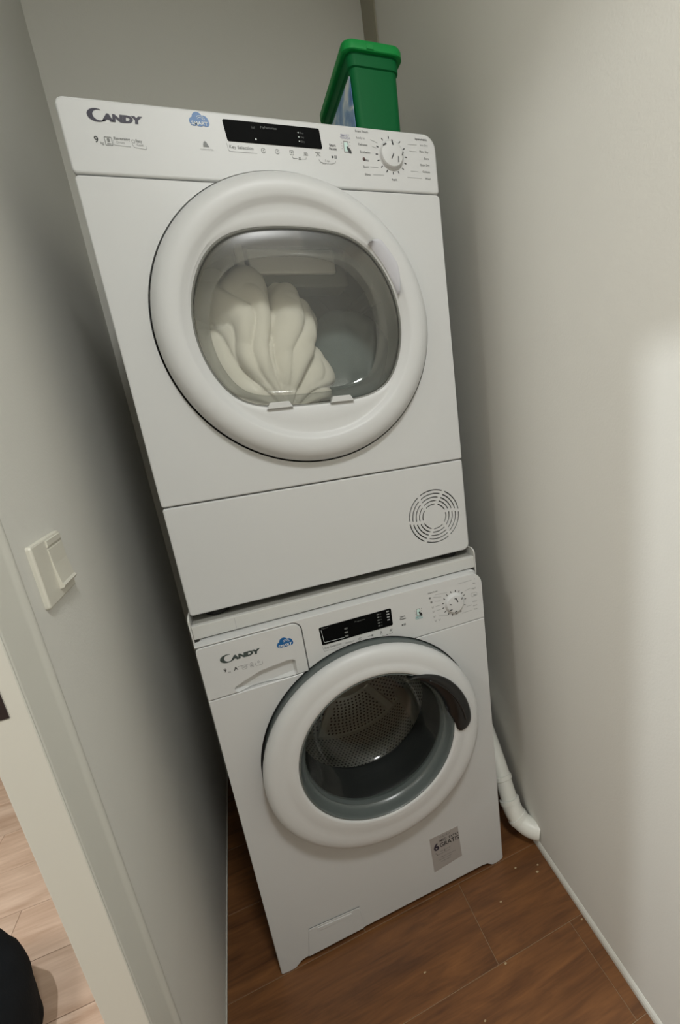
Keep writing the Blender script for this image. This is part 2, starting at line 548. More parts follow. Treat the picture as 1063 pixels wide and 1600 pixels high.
def phone(cx, cz, y, parent, lab_above=True):
    p = flat('phone_icon', line([(cx - .004, cz - .009), (cx + .004, cz - .009), (cx + .004, cz + .007), (cx - .004, cz + .007), (cx - .004, cz - .009)], .0009), y, INKG, parent)
    flat('phone_screen', [rrect(cx - .0032, cx + .0032, cz - .0075, cz + .0055, .0005)], y + .0001, mat('print_pale_teal', (188, 214, 208), .5), p)
    flat('hand_icon', [[(cx + .0005, cz - .001), (cx + .0018, cz + .0005), (cx + .0038, cz - .002), (cx + .0068, cz - .0035), (cx + .0085, cz - .007), (cx + .0085, cz - .0105), (cx + .005, cz - .0105), (cx + .0022, cz - .0065)]], y - .0002, INK, p)
    flat('ticks', [seg2(cx - .008, cz + .004, cx - .0068, cz + .004, .0007), seg2(cx - .008, cz, cx - .0068, cz, .0007), seg2(cx - .008, cz - .004, cx - .0068, cz - .004, .0007),
                   seg2(cx + .0068, cz + .006, cx + .008, cz + .007, .0007), seg2(cx + .0068, cz + .002, cx + .0082, cz + .002, .0007)], y, INKG, p)
    zz = cz + .0112 if lab_above else cz - .0165
    text('phone_text', 'SMART', cx, zz + .0036, .0046, y, LILAC if lab_above else TEAL, p, sx=1.1, align='CENTER', bold=.0001)
    text('phone_text', 'TOUCH', cx, zz - .0004, .0046, y, LILAC if lab_above else TEAL, p, sx=1.1, align='CENTER', bold=.0001)


def start_pause(cx, cz, y, parent, gap=.0125):
    text('start_text', 'Start', cx, cz + .0032, .0056, y, INK, parent, sx=1.05, align='CENTER', bold=.00008)
    text('start_text', 'Pause', cx, cz - .0022, .0056, y, INK, parent, sx=1.05, align='CENTER', bold=.00008)
    z = cz - gap
    flat('play_icon', [[(cx - .0038, z - .0024), (cx + .0002, z), (cx - .0038, z + .0024)], seg2(cx + .0018, z - .0024, cx + .0018, z + .0024, .0012), seg2(cx + .0040, z - .0024, cx + .0040, z + .0024, .0012)], y, INK, parent)


def icon_ring(name, cx, cz, r, y, parent, m=INKG, extra=()):
    ol = [ringarc(cx, cz, r, r - .0007, .35, 1.9 * PI, 16)]
    for e in extra: ol.append(seg2(cx + e[0], cz + e[1], cx + e[2], cz + e[3], .0007))
    return flat(name, ol, y, m, parent)


def knob(cx, cz, y, r, parent, marks, pointer):
    """low white dial with black printed marks"""
    k = obj('knob', revolve([(r + .0012, y), (r + .0010, y - .001), (r, y - .0015), (r - .0008, y - .005), (r - .003, y - .0072), (r - .009, y - .008), (.0001, y - .008)], cx, cz, 48), APPLP, parent, True, 35)
    flat('knob_marks', [seg2(cx + a, cz + b, cx + c_, cz + d, w_) for a, b, c_, d, w_ in pointer], y - .0084, INK, k)
    ol = []
    for deg in marks:
        a = math.radians(deg)
        ol.append(seg2(cx + math.cos(a) * (r + .0035), cz + math.sin(a) * (r + .0035), cx + math.cos(a) * (r + .0075), cz + math.sin(a) * (r + .0075), .0016))
    flat('dial_ticks', ol, y - .0005, INK, parent)
    return k


def display(x0, x1, z0, z1, y, parent, skew=.003):
    o = arcpts([(x0 + skew, z0, .003), (x1 + .0005, z0, .003), (x1 - skew + .002, z1, .003), (x0, z1, .003)])
    return obj('display', panel(o, y - .0012, y + .001, .0006, 2), DISPLAY, parent)


# ================================================================== DRYER
YD = .047
dr = empty('tumble_dryer', 'white front-loading tumble dryer stacked on top, laundry behind its window', 'dryer', (.298, .35, .889))
dr_off = Vector((.298, .35, .889))
PARTS = []


def D(o):  # parent to dryer while keeping world coordinates
    if o.parent is None:
        o.parent = dr
    return o


def rebase(root):
    """children were modelled in world coordinates: shift them so the Empty can sit at the base"""
    bpy.context.view_layer.update()
    off = root.location
    for c_ in root.children:
        c_.matrix_parent_inverse = Matrix.Translation(-off)


# cabinet, open at the front for the drum
def cabinet(x0, x1, y0, y1, z0, z1, cx, cz, r, m, parent, rad=.01):
    bm = bmesh.new()
    t = .012
    o = rrect(x0, x1, z0, z1, rad)
    rings = [[(x, y0, z) for x, z in inset(o, t)], [(x, y0, z) for x, z in inset(o, .002)], [(x, y0 + .002, z) for x, z in o], [(x, y1, z) for x, z in o], [(x, y1, z) for x, z in inset(o, t)],
             [(x, y1 - t, z) for x, z in inset(o, t)]]
    loft(rings, cap0=False, cap1=True, bm=bm)
    # inner skin
    loft([[(x, y0, z) for x, z in inset(o, t)], [(x, y1 - t, z) for x, z in inset(o, t + .0005)]], cap0=False, cap1=False, bm=bm)
    # front bulkhead with a round hole
    n = 64
    oc = [(cx + r * math.cos(2 * PI * i / n), cz + r * math.sin(2 * PI * i / n)) for i in range(n)]
    ob = []
    for i in range(n):
        a = 2 * PI * i / n; d = Vector((math.cos(a), math.sin(a)))
        ts = []
        if abs(d.x) > 1e-6: ts += [((x1 - t if d.x > 0 else x0 + t) - cx) / d.x]
        if abs(d.y) > 1e-6: ts += [((z1 - t if d.y > 0 else z0 + t) - cz) / d.y]
        tt = min(q for q in ts if q > 0)
        ob.append((cx + d.x * tt, cz + d.y * tt))
    loft([[(x, y0 + .001, z) for x, z in oc], [(x, y0 + .001, z) for x, z in ob]], cap0=False, cap1=False, bm=bm)
    return obj('cabinet', bm, m, parent)


ZS, ZL, ZB, ZT = 1.6085, 1.0984, .8885, 1.706
DCX, DCZ, DR = .298, 1.3846, .239
cabinet(.003, .593, YD + .011, .655, ZB + .004, ZT - .006, DCX, DCZ, .215, APPL, dr)


def panel_with_hole(outline, y_front, y_back, cx, cz, r, m, parent, name, bev=.004):
    """rounded slab with a circular recess, cut with a boolean"""
    bm = panel(outline, y_front, y_back, bev)
    o = obj(name, bm, m, None)
    c_ = obj('tmp_cutter', loft([[(cx + r * math.cos(2 * PI * i / 128), yy, cz + r * math.sin(2 * PI * i / 128)) for i in range(128)] for yy in (y_front - .05, y_back + .05)]), None)
    return cut(o, c_, parent)


def cut(o, c_, parent):
    mod = o.modifiers.new('b', 'BOOLEAN'); mod.operation = 'DIFFERENCE'; mod.object = c_; mod.solver = 'EXACT'
    dg = bpy.context.evaluated_depsgraph_get(); dg.update()
    me = bpy.data.meshes.new_from_object(o.evaluated_get(dg))
    me.name = o.name
    o.modifiers.clear(); o.data = me
    bpy.data.objects.remove(c_)
    o.parent = parent
    return o


panel_with_hole(rrect(0, .596, ZL + .0012, ZS - .0008, (.004, .004, .007, .007)), YD, YD + .0105, DCX, DCZ, .2458, APPL, dr, 'front_panel', .0025)
cp = panel_with_hole(rrect(-.0005, .596, ZS + .0008, ZT, (.006, .006, .024, .012), 8), YD, YD + .04, DCX, DCZ, .2458, APPLP, dr, 'control_panel', .0035)
# kick panel with the round grille cut through
kp = obj('kick_panel', panel(rrect(0, .5955, ZB, ZL - .0012, (.006, .016, .005, .005), 6), YD, YD + .010, .003), APPL, None)
VX, VZ = .5163, .9822
bm = bmesh.new(); slots = []
for ri, rr in enumerate((.0278, .0357, .0436, .0515, .0594)):
    base = math.radians(90 - (14 + ri * 3.2))
    gap = .0034 / rr
    for k in range(6):
        a0 = base + k * PI / 3 + gap; a1 = base + (k + 1) * PI / 3 - gap
        o = ringarc(VX, VZ, rr - .0013, rr + .0013, a0, a1, 10)
        loft([[(x, YD - .01, z) for x, z in o], [(x, YD + .03, z) for x, z in o]], bm=bm)
cut(kp, obj('tmp_cutter', bm, None), dr)
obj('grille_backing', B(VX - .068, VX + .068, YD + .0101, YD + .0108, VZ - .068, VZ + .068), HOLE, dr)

# dark joint round the door
obj('door_joint', revolve([(.2462, YD + .0098), (.2462, YD + .0104), (.222, YD + .0104), (.222, YD + .0098)], DCX, DCZ, 96, True), HOLE, dr)


# door ring: round outside, D-shaped window inside
def dshape(a, grow=0.0):
    d = Vector((math.cos(a), math.sin(a)))
    R = .1822 + grow
    zt, zb = .161 + grow, -.1385 - grow
    p = 9.0
    inv = (1 / R) ** p
    if d.y > 0: inv += (d.y / zt) ** p
    if d.y < 0: inv += (-d.y / -zb) ** p
    return inv ** (-1 / p)


NA = 144


def dring(r=None, grow=None, y=0, k=1.0):
    out = []
    for i in range(NA):
        a = 2 * PI * i / NA
        rr = r if r is not None else dshape(a, grow) * k
        out.append((DCX + rr * math.cos(a), y, DCZ + rr * math.sin(a)))
    return out


def dmid(t, r, y, g=.003):
    out = []
    for i in range(NA):
        a = 2 * PI * i / NA
        rr = max(r, 0) * (1 - t) + dshape(a, g) * t
        out.append((DCX + rr * math.cos(a), y, DCZ + rr * math.sin(a)))
    return out


F = YD - .030
door = obj('door', loft([dring(.228, y=YD + .009), dring(.2425, y=YD + .009), dring(.2425, y=F + .026), dring(.2418, y=F + .0225), dring(.2395, y=F + .0165), dring(.2350, y=F + .0095), dring(.2290, y=F + .0042), dring(.2220, y=F + .0012),
                         dring(.215, y=F), dring(.2015, y=F + .0008), dring(.1965, y=F + .003), dring(.1915, y=F + .0075), dring(.1865, y=F + .0095),
                         dmid(.4, .1865, F + .0098), dmid(1, 0, F + .0105, .0045), dmid(1, 0, F + .0125, .001), dmid(1, 0, F + .022, .0005)], False, False), APPLP, dr, True, 40)
# window glass: slightly domed pane and the deep transparent bowl behind it
g = []
for k, y in ((1.0, F + .0130), (.985, F + .0105), (.95, F + .009), (.85, F + .0075), (.5, F + .0062), (.02, F + .006)):
    g.append(dring(grow=0, y=y, k=k))
obj('window_glass', loft(g, False, True), GLASSD, door, True, 60)
obj('window_seal', loft([dring(grow=.001, y=F + .0132), dring(grow=-.0018, y=F + .0132), dring(grow=-.0028, y=F + .017), dring(grow=.001, y=F + .017)], False, False), BOWLG, door, True)
# tubular bowl side (smoky) that the right-hand side of the window looks onto
obj('window_bowl', loft([dring(grow=-.004, y=F + .018), dring(grow=-.007, y=F + .035), dring(grow=-.012, y=F + .06), dring(grow=-.020, y=F + .085), dring(grow=-.024, y=F + .092)], False, False), BOWLS, door, True)
obj('bowl_glass', loft([dring(grow=-.022, y=F + .093), dring(grow=-.034, y=F + .100), dring(grow=0, y=F + .1005, k=.5), dring(grow=0, y=F + .1005, k=.02)], False, True), GLASSB, door, True, 50)
# grip pocket on the right of the ring
gr = []
NG = 40
a0, a1 = math.radians(44), math.radians(14)
outl = []; innl = []
for i in range(NG + 1):
    t = i / NG; a = a0 + (a1 - a0) * t
    wv = math.sin(PI * min(1, t * 1.25 + .0)) if t > .8 else 1
    wid = .021 * (min(1, t / .12) ** .5) * (min(1, (1 - t) / .45) ** .8)
    outl.append((DCX + (.1875 + wid) * math.cos(a), DCZ + (.1875 + wid) * math.sin(a)))
    innl.append((DCX + .1865 * math.cos(a), DCZ + .1865 * math.sin(a)))
GRIP = mat('grip_plastic', (188, 188, 193), .5, spec=.4)
bm = bmesh.new()
ro = [(x, F + .0088, z) for x, z in innl]; 
mid = [((a[0] * .35 + b[0] * .65), F - .0022, (a[1] * .35 + b[1] * .65)) for a, b in zip(innl, outl)]
oo = [(x, F + .0006, z) for x, z in outl]
V = [[bm.verts.new(p) for p in r] for r in (ro, mid, oo)]
for A_, B_ in zip(V, V[1:]):
    for i in range(NG): bm.faces.new((A_[i], A_[i + 1], B_[i + 1], B_[i]))
obj('door_grip', bm, GRIP, door, True)
# two white hinge-side lugs at the foot of the window
for x0, x1 in ((.212, .246), (.327, .360)):
    o = arcpts([(x0 - .006, DCZ - .1380, 0), (x1 + .006, DCZ - .1380, 0), (x1, DCZ - .127, .003), (x0, DCZ - .127, .003)], 3)
    obj('window_clip', panel(o, F + .0045, F + .02, .001, 1), APPLP, door)

# drum
DY0, DY1 = YD + .075, .50
obj('drum', revolve([(.185, DY0 - .006), (.19, DY0), (.262, DY0 + .03), (.264, DY0 + .05), (.264, DY1), (.262, DY1 + .004)], DCX, DCZ, 96), METALD, dr, True, 30)
obj('drum_back', revolve([(.262, DY1 + .002), (.20, DY1 - .006), (.19, DY1 - .012), (.001, DY1 - .014)], DCX, DCZ, 64), DRUMBACK, dr, True, 30)
# pale bar high in the drum, in front of a darker grey block
du = obj('bar_block', B(.215, .440, .2155, .30, 1.490, 1.570, bev=.006), DRUMBACK, dr)
obj('pale_bar', B(.238, .412, .200, .216, 1.5137, 1.558, bev=.003), BARM, du)
obj('pale_bar_end', B(.215, .230, .198, .216, 1.502, 1.568, bev=.004), BARM, du)
# two drum lifters
for ang in (25, 155):
    a = math.radians(ang)
    bm = bmesh.new()
    box(bm, -.018, .018, DY0 + .06, DY1 - .03, -.262, -.225, bev=.01, seg=3)
    o = obj('drum_lifter', bm, METALD, dr)
    o.data.transform(Matrix.Translation((DCX, 0, DCZ)) @ Matrix.Rotation(-(a + PI / 2), 4, 'Y'))

# ---- dryer prints
py = YD - .0004
logo(py, 1.6775, INKD, cp)
cloud(.1882, 1.6918, py, cp, .98)
text('number', '9', .0378, 1.6505, .0115, py, INK, cp, bold=.0002)
text('unit', 'kg', .0448, 1.6488, .0050, py, INKG, cp)
flat('energy_icon', line(rrect(.0515, .0605, 1.6480, 1.6585, .001) + [(.0515, 1.649)], .0008) + [rrect(.0545, .0580, 1.6520, 1.6570, .001), seg2(.0535, 1.6500, .0590, 1.6500, .001)], py, INKG, cp)
text('feature_text', 'Reversing', .0635, 1.6560, .0052, py, INKG, cp, sx=1.05, bold=.0001)
text('feature_text', 'Drum', .0660, 1.6512, .0046, py, INKL, cp, bold=.00005)
flat('feature_frame', line([(.0622, 1.6555), (.0622, 1.6495), (.0640, 1.6488), (.0840, 1.6482)], .0006), py, INKL, cp)
text('feature_text', 'Easy', .0920, 1.6548, .0052, py, INKG, cp, bold=.0001)
text('feature_text', 'Case', .0925, 1.6502, .0046, py, INKL, cp, bold=.00005)
flat('feature_frame', line([(.0875, 1.6575), (.0868, 1.6520), (.0890, 1.6478), (.1040, 1.6462), (.1055, 1.6480), (.1055, 1.6505)], .0006) + [ringarc(.0890, 1.6555, .0024, .0018, 0, 2 * PI, 12)], py, INKL, cp)
flat('filter_icon', [[(.1868, 1.6560), (.1960, 1.6560), (.1945, 1.6590), (.1925, 1.6630), (.1905, 1.6640), (.1885, 1.6625), (.1872, 1.6590)]], py, INKG, cp)
text('filter_text', 'CLEAN FILTER', .1915, 1.6515, .0030, py, INKL, cp, align='CENTER')
dsp = display(.2225, .3785, 1.6668, 1.6965, YD, cp)
dy = YD - .0016
text('display_text', 'MyFavourites', .2930, 1.6882, .0048, dy, DIMINK, dsp, align='CENTER')
flat('display_light', [ringarc(x, z, .0013, 0.0001, 0, 2 * PI, 10) for x, z in ((.2700, 1.6722),)], dy, WHITEINK, dsp)
text('display_text', '(o)', .2660, 1.6870, .0045, dy, DIMINK, dsp)
for z in (1.6860, 1.6798, 1.6736):
    text('display_text', 'Dry', .3440, z, .0036, dy, DIMINK, dsp)
    flat('display_light', [seg2(.3400, z + .0013, .3420, z + .0013, .0012)], dy, WHITEINK, dsp)
text('selection_text', 'Key Selection', .2258, 1.6572, .0064, py, INKG, cp, sx=1.08, bold=.00005)
flat('selection_frame', line([(.2232, 1.6640), (.2242, 1.6545), (.2258, 1.6528), (.2680, 1.6528)], .0006), py, INKL, cp)
icon_ring('button_icon', .2790, 1.6577, .0036, py, cp, INKG, ((-.001, -.001, .001, .0015),))
icon_ring('button_icon', .3015, 1.6577, .0036, py, cp, INKG, ((0, 0, 0, .0022), (0, 0, .0018, 0)))
flat('button_icon', line([(.3222, 1.6548), (.3282, 1.6548), (.3282, 1.6606), (.3222, 1.6606), (.3222, 1.6548)], .0007) + [seg2(.3238, 1.6577, .3268, 1.6577, .0020)], py, INKG, cp)
flat('button_icon', line([(.3445, 1.6558), (.3520, 1.6558), (.3510, 1.6595), (.3475, 1.6600), (.3455, 1.6585)], .0007) + [seg2(.3462, 1.6575, .3500, 1.6575, .0014)], py, INKG, cp)
flat('button_icon', line([(.3665, 1.6555), (.3700, 1.6600), (.3735, 1.6555)], .0008) + [seg2(.3655, 1.6610, .3745, 1.6610, .0012), seg2(.3700, 1.6560, .3700, 1.6600, .0008)], py, INKG, cp)
flat('bracket', line([(.3250, 1.6530), (.3262, 1.6500), (.3345, 1.6498)], .0006) + line([(.3405, 1.6498), (.3480, 1.6500), (.3490, 1.6530)], .0006) + [ringarc(.3375, 1.6505, .0018, .0009, 0, 2 * PI, 12), seg2(.3350, 1.6488, .3400, 1.6488, .0008)], py, INKG, cp)
flat('bracket', line([(.3705, 1.6510), (.3718, 1.6478), (.3755, 1.6470)], .0006) + line([(.3945, 1.6470), (.3985, 1.6478), (.3995, 1.6510)], .0006), py, INKG, cp)
text('bracket_text', '3 sec.', .3850, 1.6488, .0040, py, INKG, cp, align='CENTER')
text('bracket_text', 'Smart Touch', .3850, 1.6448, .0038, py, INKG, cp, align='CENTER')
start_pause(.3975, 1.6690, py, cp)
phone(.4220, 1.6745, py, cp, True)
KX, KZ = .5055, 1.6665
knob(KX, KZ, YD, .0225, cp, (95, 122, 155, 180, 200, 222, 245, 270, 292, 315, 337, 358, 25, 50),
     ((-.003, -.0085, .002, .0005, .0016), (.0095, -.013, .0105, -.004, .0016), (.018, -.002, .0205, .004, .0016), (-.017, .0115, -.0105, .0145, .0018), (.002, .013, .0005, .021, .0022)))
for s, x, z, m_ in (('Smart Touch', .4455, 1.6985, INKG), ('Ready to', .4455, 1.6888, INKL), ('Delicates', .4485, 1.6788, INKG), ('Synthetics', .4505, 1.6675, INKG), ('  Baby', .4535, 1.6555, INKG), ('Sport', .4530, 1.6450, INKG), ('Shirts', .4545, 1.6330, INKG)):
    text('program_text', s, x - .004, z - .001, .0046, py, m_, cp, bold=.0001)
flat('program_mark', [ringarc(.4522, 1.6572, .0027, .0003, 0, 2 * PI, 14)], py, mat('print_brown', (90, 66, 62), .5), cp)
flat('program_line', line([(.4620, 1.6460), (.4775, 1.6460)], .0005) + line([(.4660, 1.6340), (.4870, 1.6345)], .0005) + line([(.468, 1.688), (.481, 1.684)], .0005) + line([(.470, 1.678), (.478, 1.676)], .0005), py, INKL, cp)
text('program_text', 'Rapid', .5060, 1.6270, .0046, py, INKG, cp, align='CENTER', bold=.0001)
for s, z, m_ in (('Hygrometric', 1.6955, INK), ('Iron Dry', 1.6865, INKL), ('Hang Dry', 1.6762, INKG), ('Store', 1.6655, INKG), ('Extra Dry', 1.6548, INKG), ('Cottons', 1.6440, INKG), ('Wool', 1.6330, INKG)):
    x = {1.6955: .5790}.get(z, .5800)
    text('program_text', s, x, z - .001, .0046, py, m_, cp, align='RIGHT', bold=.0001)
flat('program_line', line([(.5400, 1.6865), (.5580, 1.6865)], .0005) + line([(.5420, 1.6760), (.5560, 1.6760)], .0005) + line([(.5410, 1.6440), (.5560, 1.6440)], .0005) + line([(.5330, 1.6335), (.5620, 1.6335)], .0005), py, INKL, cp)
# feet of the dryer
for x in (.045, .551):
    for y in (YD + .035, .60):
        obj('foot', revolve([(.0001, .0), (.019, .0), (.022, .002), (.022, .010), (.016, .014), (.0001, .0185)], 0, 0, 24), RUBBER, dr).data.transform(Matrix.Translation((x, y, .8742)) @ Matrix.Rotation(PI / 2, 4, 'X'))
rebase(dr)


# ================================================================== LAUNDRY IN THE DRYER
def cloth(name, label, cat, c, rad, m, seed, fold, dirn, sub=5, amp=.35, fan=(.1, -.9)):
    bm = bmesh.new(); bmesh.ops.create_icosphere(bm, subdivisions=sub, radius=1)
    d = Vector(dirn).normalized()
    for v in bm.verts:
        p = v.co.copy(); q = p + Vector((seed, seed * .7, seed * 1.3))
        w1 = noise.noise(q * 1.2) * .5
        # creases fan out from a gathered point below, with a few soft cross folds
        ox, oz = p.x - fan[0], p.z - fan[1]
        th_ = math.atan2(ox, oz) + noise.noise(q * 1.1) * .30
        rd = min(1, math.hypot(ox, oz) / .55)
        c1 = abs(math.sin(th_ * fold + seed)) ** .38
        c2 = abs(math.sin(th_ * fold * 2.1 + 2.2 * noise.noise(q * 1.7))) ** .45
        c3 = abs(noise.noise(q * 2.6))
        k = 1 + w1 * .12 + (c1 - .8) * amp * .42 * rd + (c2 - .8) * amp * .20 * rd + (c3 - .2) * amp * .16
        v.co = Vector((p.x * rad[0] * k, p.y * rad[1] * k, p.z * rad[2] * k)) + Vector(c)
        # keep inside the drum
        dx, dz = v.co.x - DCX, v.co.z - DCZ; rr = math.hypot(dx, dz)
        if rr > .258:
            v.co.x = DCX + dx / rr * .258; v.co.z = DCZ + dz / rr * .258
        v.co.y = min(max(v.co.y, YD + .078), DY1 - .02)
    o = obj(name, bm, m, None, True)
    return tag(o, label, cat)


cloth('cotton_sheet', 'crumpled white cotton sheet bunched in the left half of the dryer drum', 'laundry', (.205, .225, 1.335), (.172, .09, .190), WCLOTH, 3.1, 4.2, (1, .1, .25), 7, .6, (.28, -.50))
cloth('grey_towel', 'smooth dark grey towel lying at the lower right of the dryer drum', 'laundry', (.43, .27, 1.30), (.115, .085, .155), GCLOTH, 9.4, 2.0, (.3, .4, 1), 5, .12)
cloth('pillowcase', 'small white cloth corner lying in front of the grey towel, low in the dryer', 'laundry', (.30, .150, 1.205), (.10, .028, .040), WCLOTH, 5.7, 3.4, (.2, .1, 1), 6, .7, (-.8, .1))

# ================================================================== STACKING FRAME
sf = empty('stacking_frame', 'white stacking frame with low side lips between washing machine and dryer', 'stand', (.298, .3, .847))
bm = bmesh.new()
obj('front_rail', B(-.0008, .5963, .030, .042, .8475, .8745, bev=.0012), FRAMEM, sf)
obj('tray', B(-.0008, .5963, .0422, .60, .864, .8735, bev=.001, seg=1), TRAYM, sf)
for x0, x1 in ((-.0040, -.0010), (.5965, .5995)):
    o = arcpts([(.0295, .8290, .002), (.60, .829, .002), (.60, .892, .002), (.040, .892, .005), (0.0295, .886, .004)], 4)
    bm = loft([[(x0, y, z) for y, z in o], [(x1, y, z) for y, z in o]])
    bmesh.ops.bevel(bm, geom=[e for e in bm.edges if abs(e.verts[0].co.x - e.verts[1].co.x) < 1e-6], offset=.0008, segments=1, affect='EDGES')
    obj('side_lip', bm, FRAMEM, sf)
flat('rail_joint', [seg2(.0745, .851, .0745, .872, .0005)], .0297, INKL, sf)
rebase(sf)

# ================================================================== WASHING MACHINE
wm = empty('washing_machine', 'white front-loading washing machine with round black-handled door, standing on the wood-look tiles', 'washer', (.298, .28, 0))
WCX, WCZ = .301, .5235
WWZ = .535          # the window sits a little high in the door
cabinet(.003, .593, .0215, .56, .022, .8455, WCX, WCZ, .205, APPL, wm)
# lower front panel with corner feet drawn down to the floor
o = arcpts([(0.002, .003, .004), (.020, .0010, .008), (.034, .0015, .010), (.050, .014, .008), (.064, .0165, .004), (.530, .0165, .004), (.545, .014, .008), (.560, .0015, .010), (.578, .0010, .010), (.5935, .006, .006), (.5955, .732, 0), (.0005, .732, 0)], 4)
lp = panel_with_hole(o, 0, .0205, WCX, WCZ, .2415, APPL, wm, 'front_panel', .0022)
# control panel and dispenser drawer
o = arcpts([(.1905, .7335, 0), (.5955, .7335, 0), (.5955, .8470, .028), (.0005, .847, 0), (.0005, .8440, 0), (.1905, .8440, .018)], 8)
wcp = panel_with_hole(o, 0, .0205, WCX, WCZ, .2415, APPLP, wm, 'control_panel', .0012)
o = arcpts([(.0005, .7335, .003), (.1890, .7335, .003), (.1890, .8425, .018), (.0005, .8425, .008)], 8)
dw = panel(o, -.0008, .0205, .002)
dw = obj('detergent_drawer', dw, APPLP, None)
# finger cup cutter: shallow scoop, deepest to the left
cb = bmesh.new()
cupo = arcpts([(.036, .7405, .006), (.085, .7270, .02), (.1655, .7360, .006), (.1665, .7665, .005), (.155, .7695, .01), (.100, .7640, .03)], 6)
loft([[(x, -.01, z) for x, z in cupo], [(x, .0005, z) for x, z in inset(cupo, -.001)], [(x, .0095, z) for x, z in inset(cupo, .0045)]], bm=cb)
dw = cut(dw, obj('tmp_cutter', cb, None), wm)
dw2 = panel_with_hole  # (the door ring overlaps the drawer corner)
cc = obj('tmp_cutter', loft([[(WCX + .2415 * math.cos(2 * PI * i / 128), yy, WCZ + .2415 * math.sin(2 * PI * i / 128)) for i in range(128)] for yy in (-.05, .06)]), None)
dw = cut(dw, cc, wm)
obj('door_joint', revolve([(.2428, .019), (.2428, .0205), (.21, .0205), (.21, .019)], WCX, WCZ, 96, True), GASKET, wm)

def ecc(profile, n=144, dx=0):
    """like revolve, but each ring carries its own centre height: (radius, y, blend 0..1)"""
    rings = []
    for r, y, t in profile:
        cz = WCZ * (1 - t) + WWZ * t
        rings.append([(WCX + dx + r * math.cos(2 * PI * i / n), y, cz + r * math.sin(2 * PI * i / n)) for i in range(n)])
    return loft(rings, False, False)


wd = obj('door', ecc([(.230, -.022, 0), (.2375, -.024, 0), (.2398, -.028, 0), (.2392, -.036, 0), (.2355, -.0430, 0), (.227, -.0475, 0), (.217, -.0495, .1), (.206, -.0500, .25), (.199, -.0500, .4), (.194, -.0510, .6), (.186, -.0525, .8),
                      (.178, -.0530, 1), (.1735, -.0525, 1), (.1715, -.0505, 1), (.1710, -.046, 1)]), APPLP, wm, True, 40)
obj('door_back_rim', ecc([(.215, .017, 0), (.2365, .017, 0), (.2375, .010, 0), (.2375, -.020, 0), (.2365, -.0240, 0), (.228, -.0240, 0)], dx=.0018), GREYRING, wd, True, 40)
obj('window_ring', ecc([(.1712, -.047, 1), (.1705, -.0500, 1), (.1685, -.0505, 1), (.1668, -.048, 1), (.1650, -.040, 1), (.1625, -.030, 1), (.1590, -.024, 1), (.1570, -.022, 1), (.1558, -.0235, 1), (.1548, -.021, 1), (.1545, -.006, 1)]), GREYRING, wd, True, 35)
obj('window_bowl', ecc([(.1545, -.012, 1), (.1500, .008, 1), (.1420, .035, .9), (.1330, .060, .7), (.1200, .078, .5), (.1000, .088, .3), (.06, .093, .2), (.001, .094, .2)], 96), GLASSW, wd, True)
# black handle, hooked over the upper right of the window
outer = []; inner = []
HK = [(61, .165), (57, .172), (50, .182), (43, .190), (33, .199), (22, .2055), (10, .2105), (2, .2120), (-3, .2110), (-6, .2065), (-8.5, .198), (-9.3, .188), (-8.5, .180), (-6, .174)]
for i in range(41):
    t = i / 40 * (len(HK) - 1); k = min(int(t), len(HK) - 2); f = t - k
    a = math.radians(HK[k][0] * (1 - f) + HK[k + 1][0] * f); r_ = HK[k][1] * (1 - f) + HK[k + 1][1] * f
    outer.append((WCX + r_ * math.cos(a), WWZ + r_ * math.sin(a)))
    ai = math.radians(62 - 66 * (i / 40)); ri = .1625 + .011 * max(0, (i / 40 - .82) / .18)
    inner.append((WCX + ri * math.cos(ai), WWZ + ri * math.sin(ai)))
hbm = bmesh.new()
rows = [(inner, 0, -.030), (inner, 0, -.048), (inner, .2, -.0560), (inner, .5, -.0590), (inner, .8, -.0585), (inner, .95, -.0570), (inner, 1.0, -.0540), (inner, 1.0, -.046)]
V = []
for _, t, y in rows:
    V.append([hbm.verts.new((a[0] * (1 - t) + b[0] * t, y, a[1] * (1 - t) + b[1] * t)) for a, b in zip(inner, outer)])
for A_, B_ in zip(V, V[1:]):
    for i in range(40): hbm.faces.new((A_[i], A_[i + 1], B_[i + 1], B_[i]))
for e in (0, 40): hbm.faces.new([r[e] for r in V])
hd = obj('door_handle', hbm, BLACK, wd, True, 50)
# raised lip inside the handle
lip = []
for i in range(30):
    a = math.radians(46 - 46 * i / 29)
    lip.append((WCX + (.174 + .0215 * i / 29) * math.cos(a), -.0590, WWZ + (.174 + .0215 * i / 29) * math.sin(a)))
obj('handle_lip', tube(lip, .0022, 8), BLACK, hd, True)

# drum, gasket, perforations, lifters
WR = .232; wy0, wy1 = .115, .345
obj('door_gasket', revolve([(.218, .021), (.195, .024), (.178, .040), (.182, .058), (.165, .075), (.168, .095), (.156, .105), (.160, .116)], WCX, WCZ, 96), GASKET, wm, True)
wdrum = obj('drum', revolve([(.160, wy0), (.20, wy0 + .004), (WR - .006, wy0 + .01), (WR, wy0 + .018), (WR, wy1), (WR - .002, wy1 + .003)], WCX, WCZ - .005, 96), METAL, wm, True, 40)
obj('drum_back', revolve([(WR, wy1 + .002), (WR - .012, wy1), (.19, wy1 - .004), (.10, wy1 - .008), (.095, wy1 + .006), (.001, wy1 + .006)], WCX, WCZ - .005, 72), METAL, wm, True, 30)
pb = bmesh.new()


def hexa(c_, u, v, r):
    vs = [pb.verts.new(c_ + (u * math.cos(k * PI / 3) + v * math.sin(k * PI / 3)) * r) for k in range(6)]
    pb.faces.new(vs)


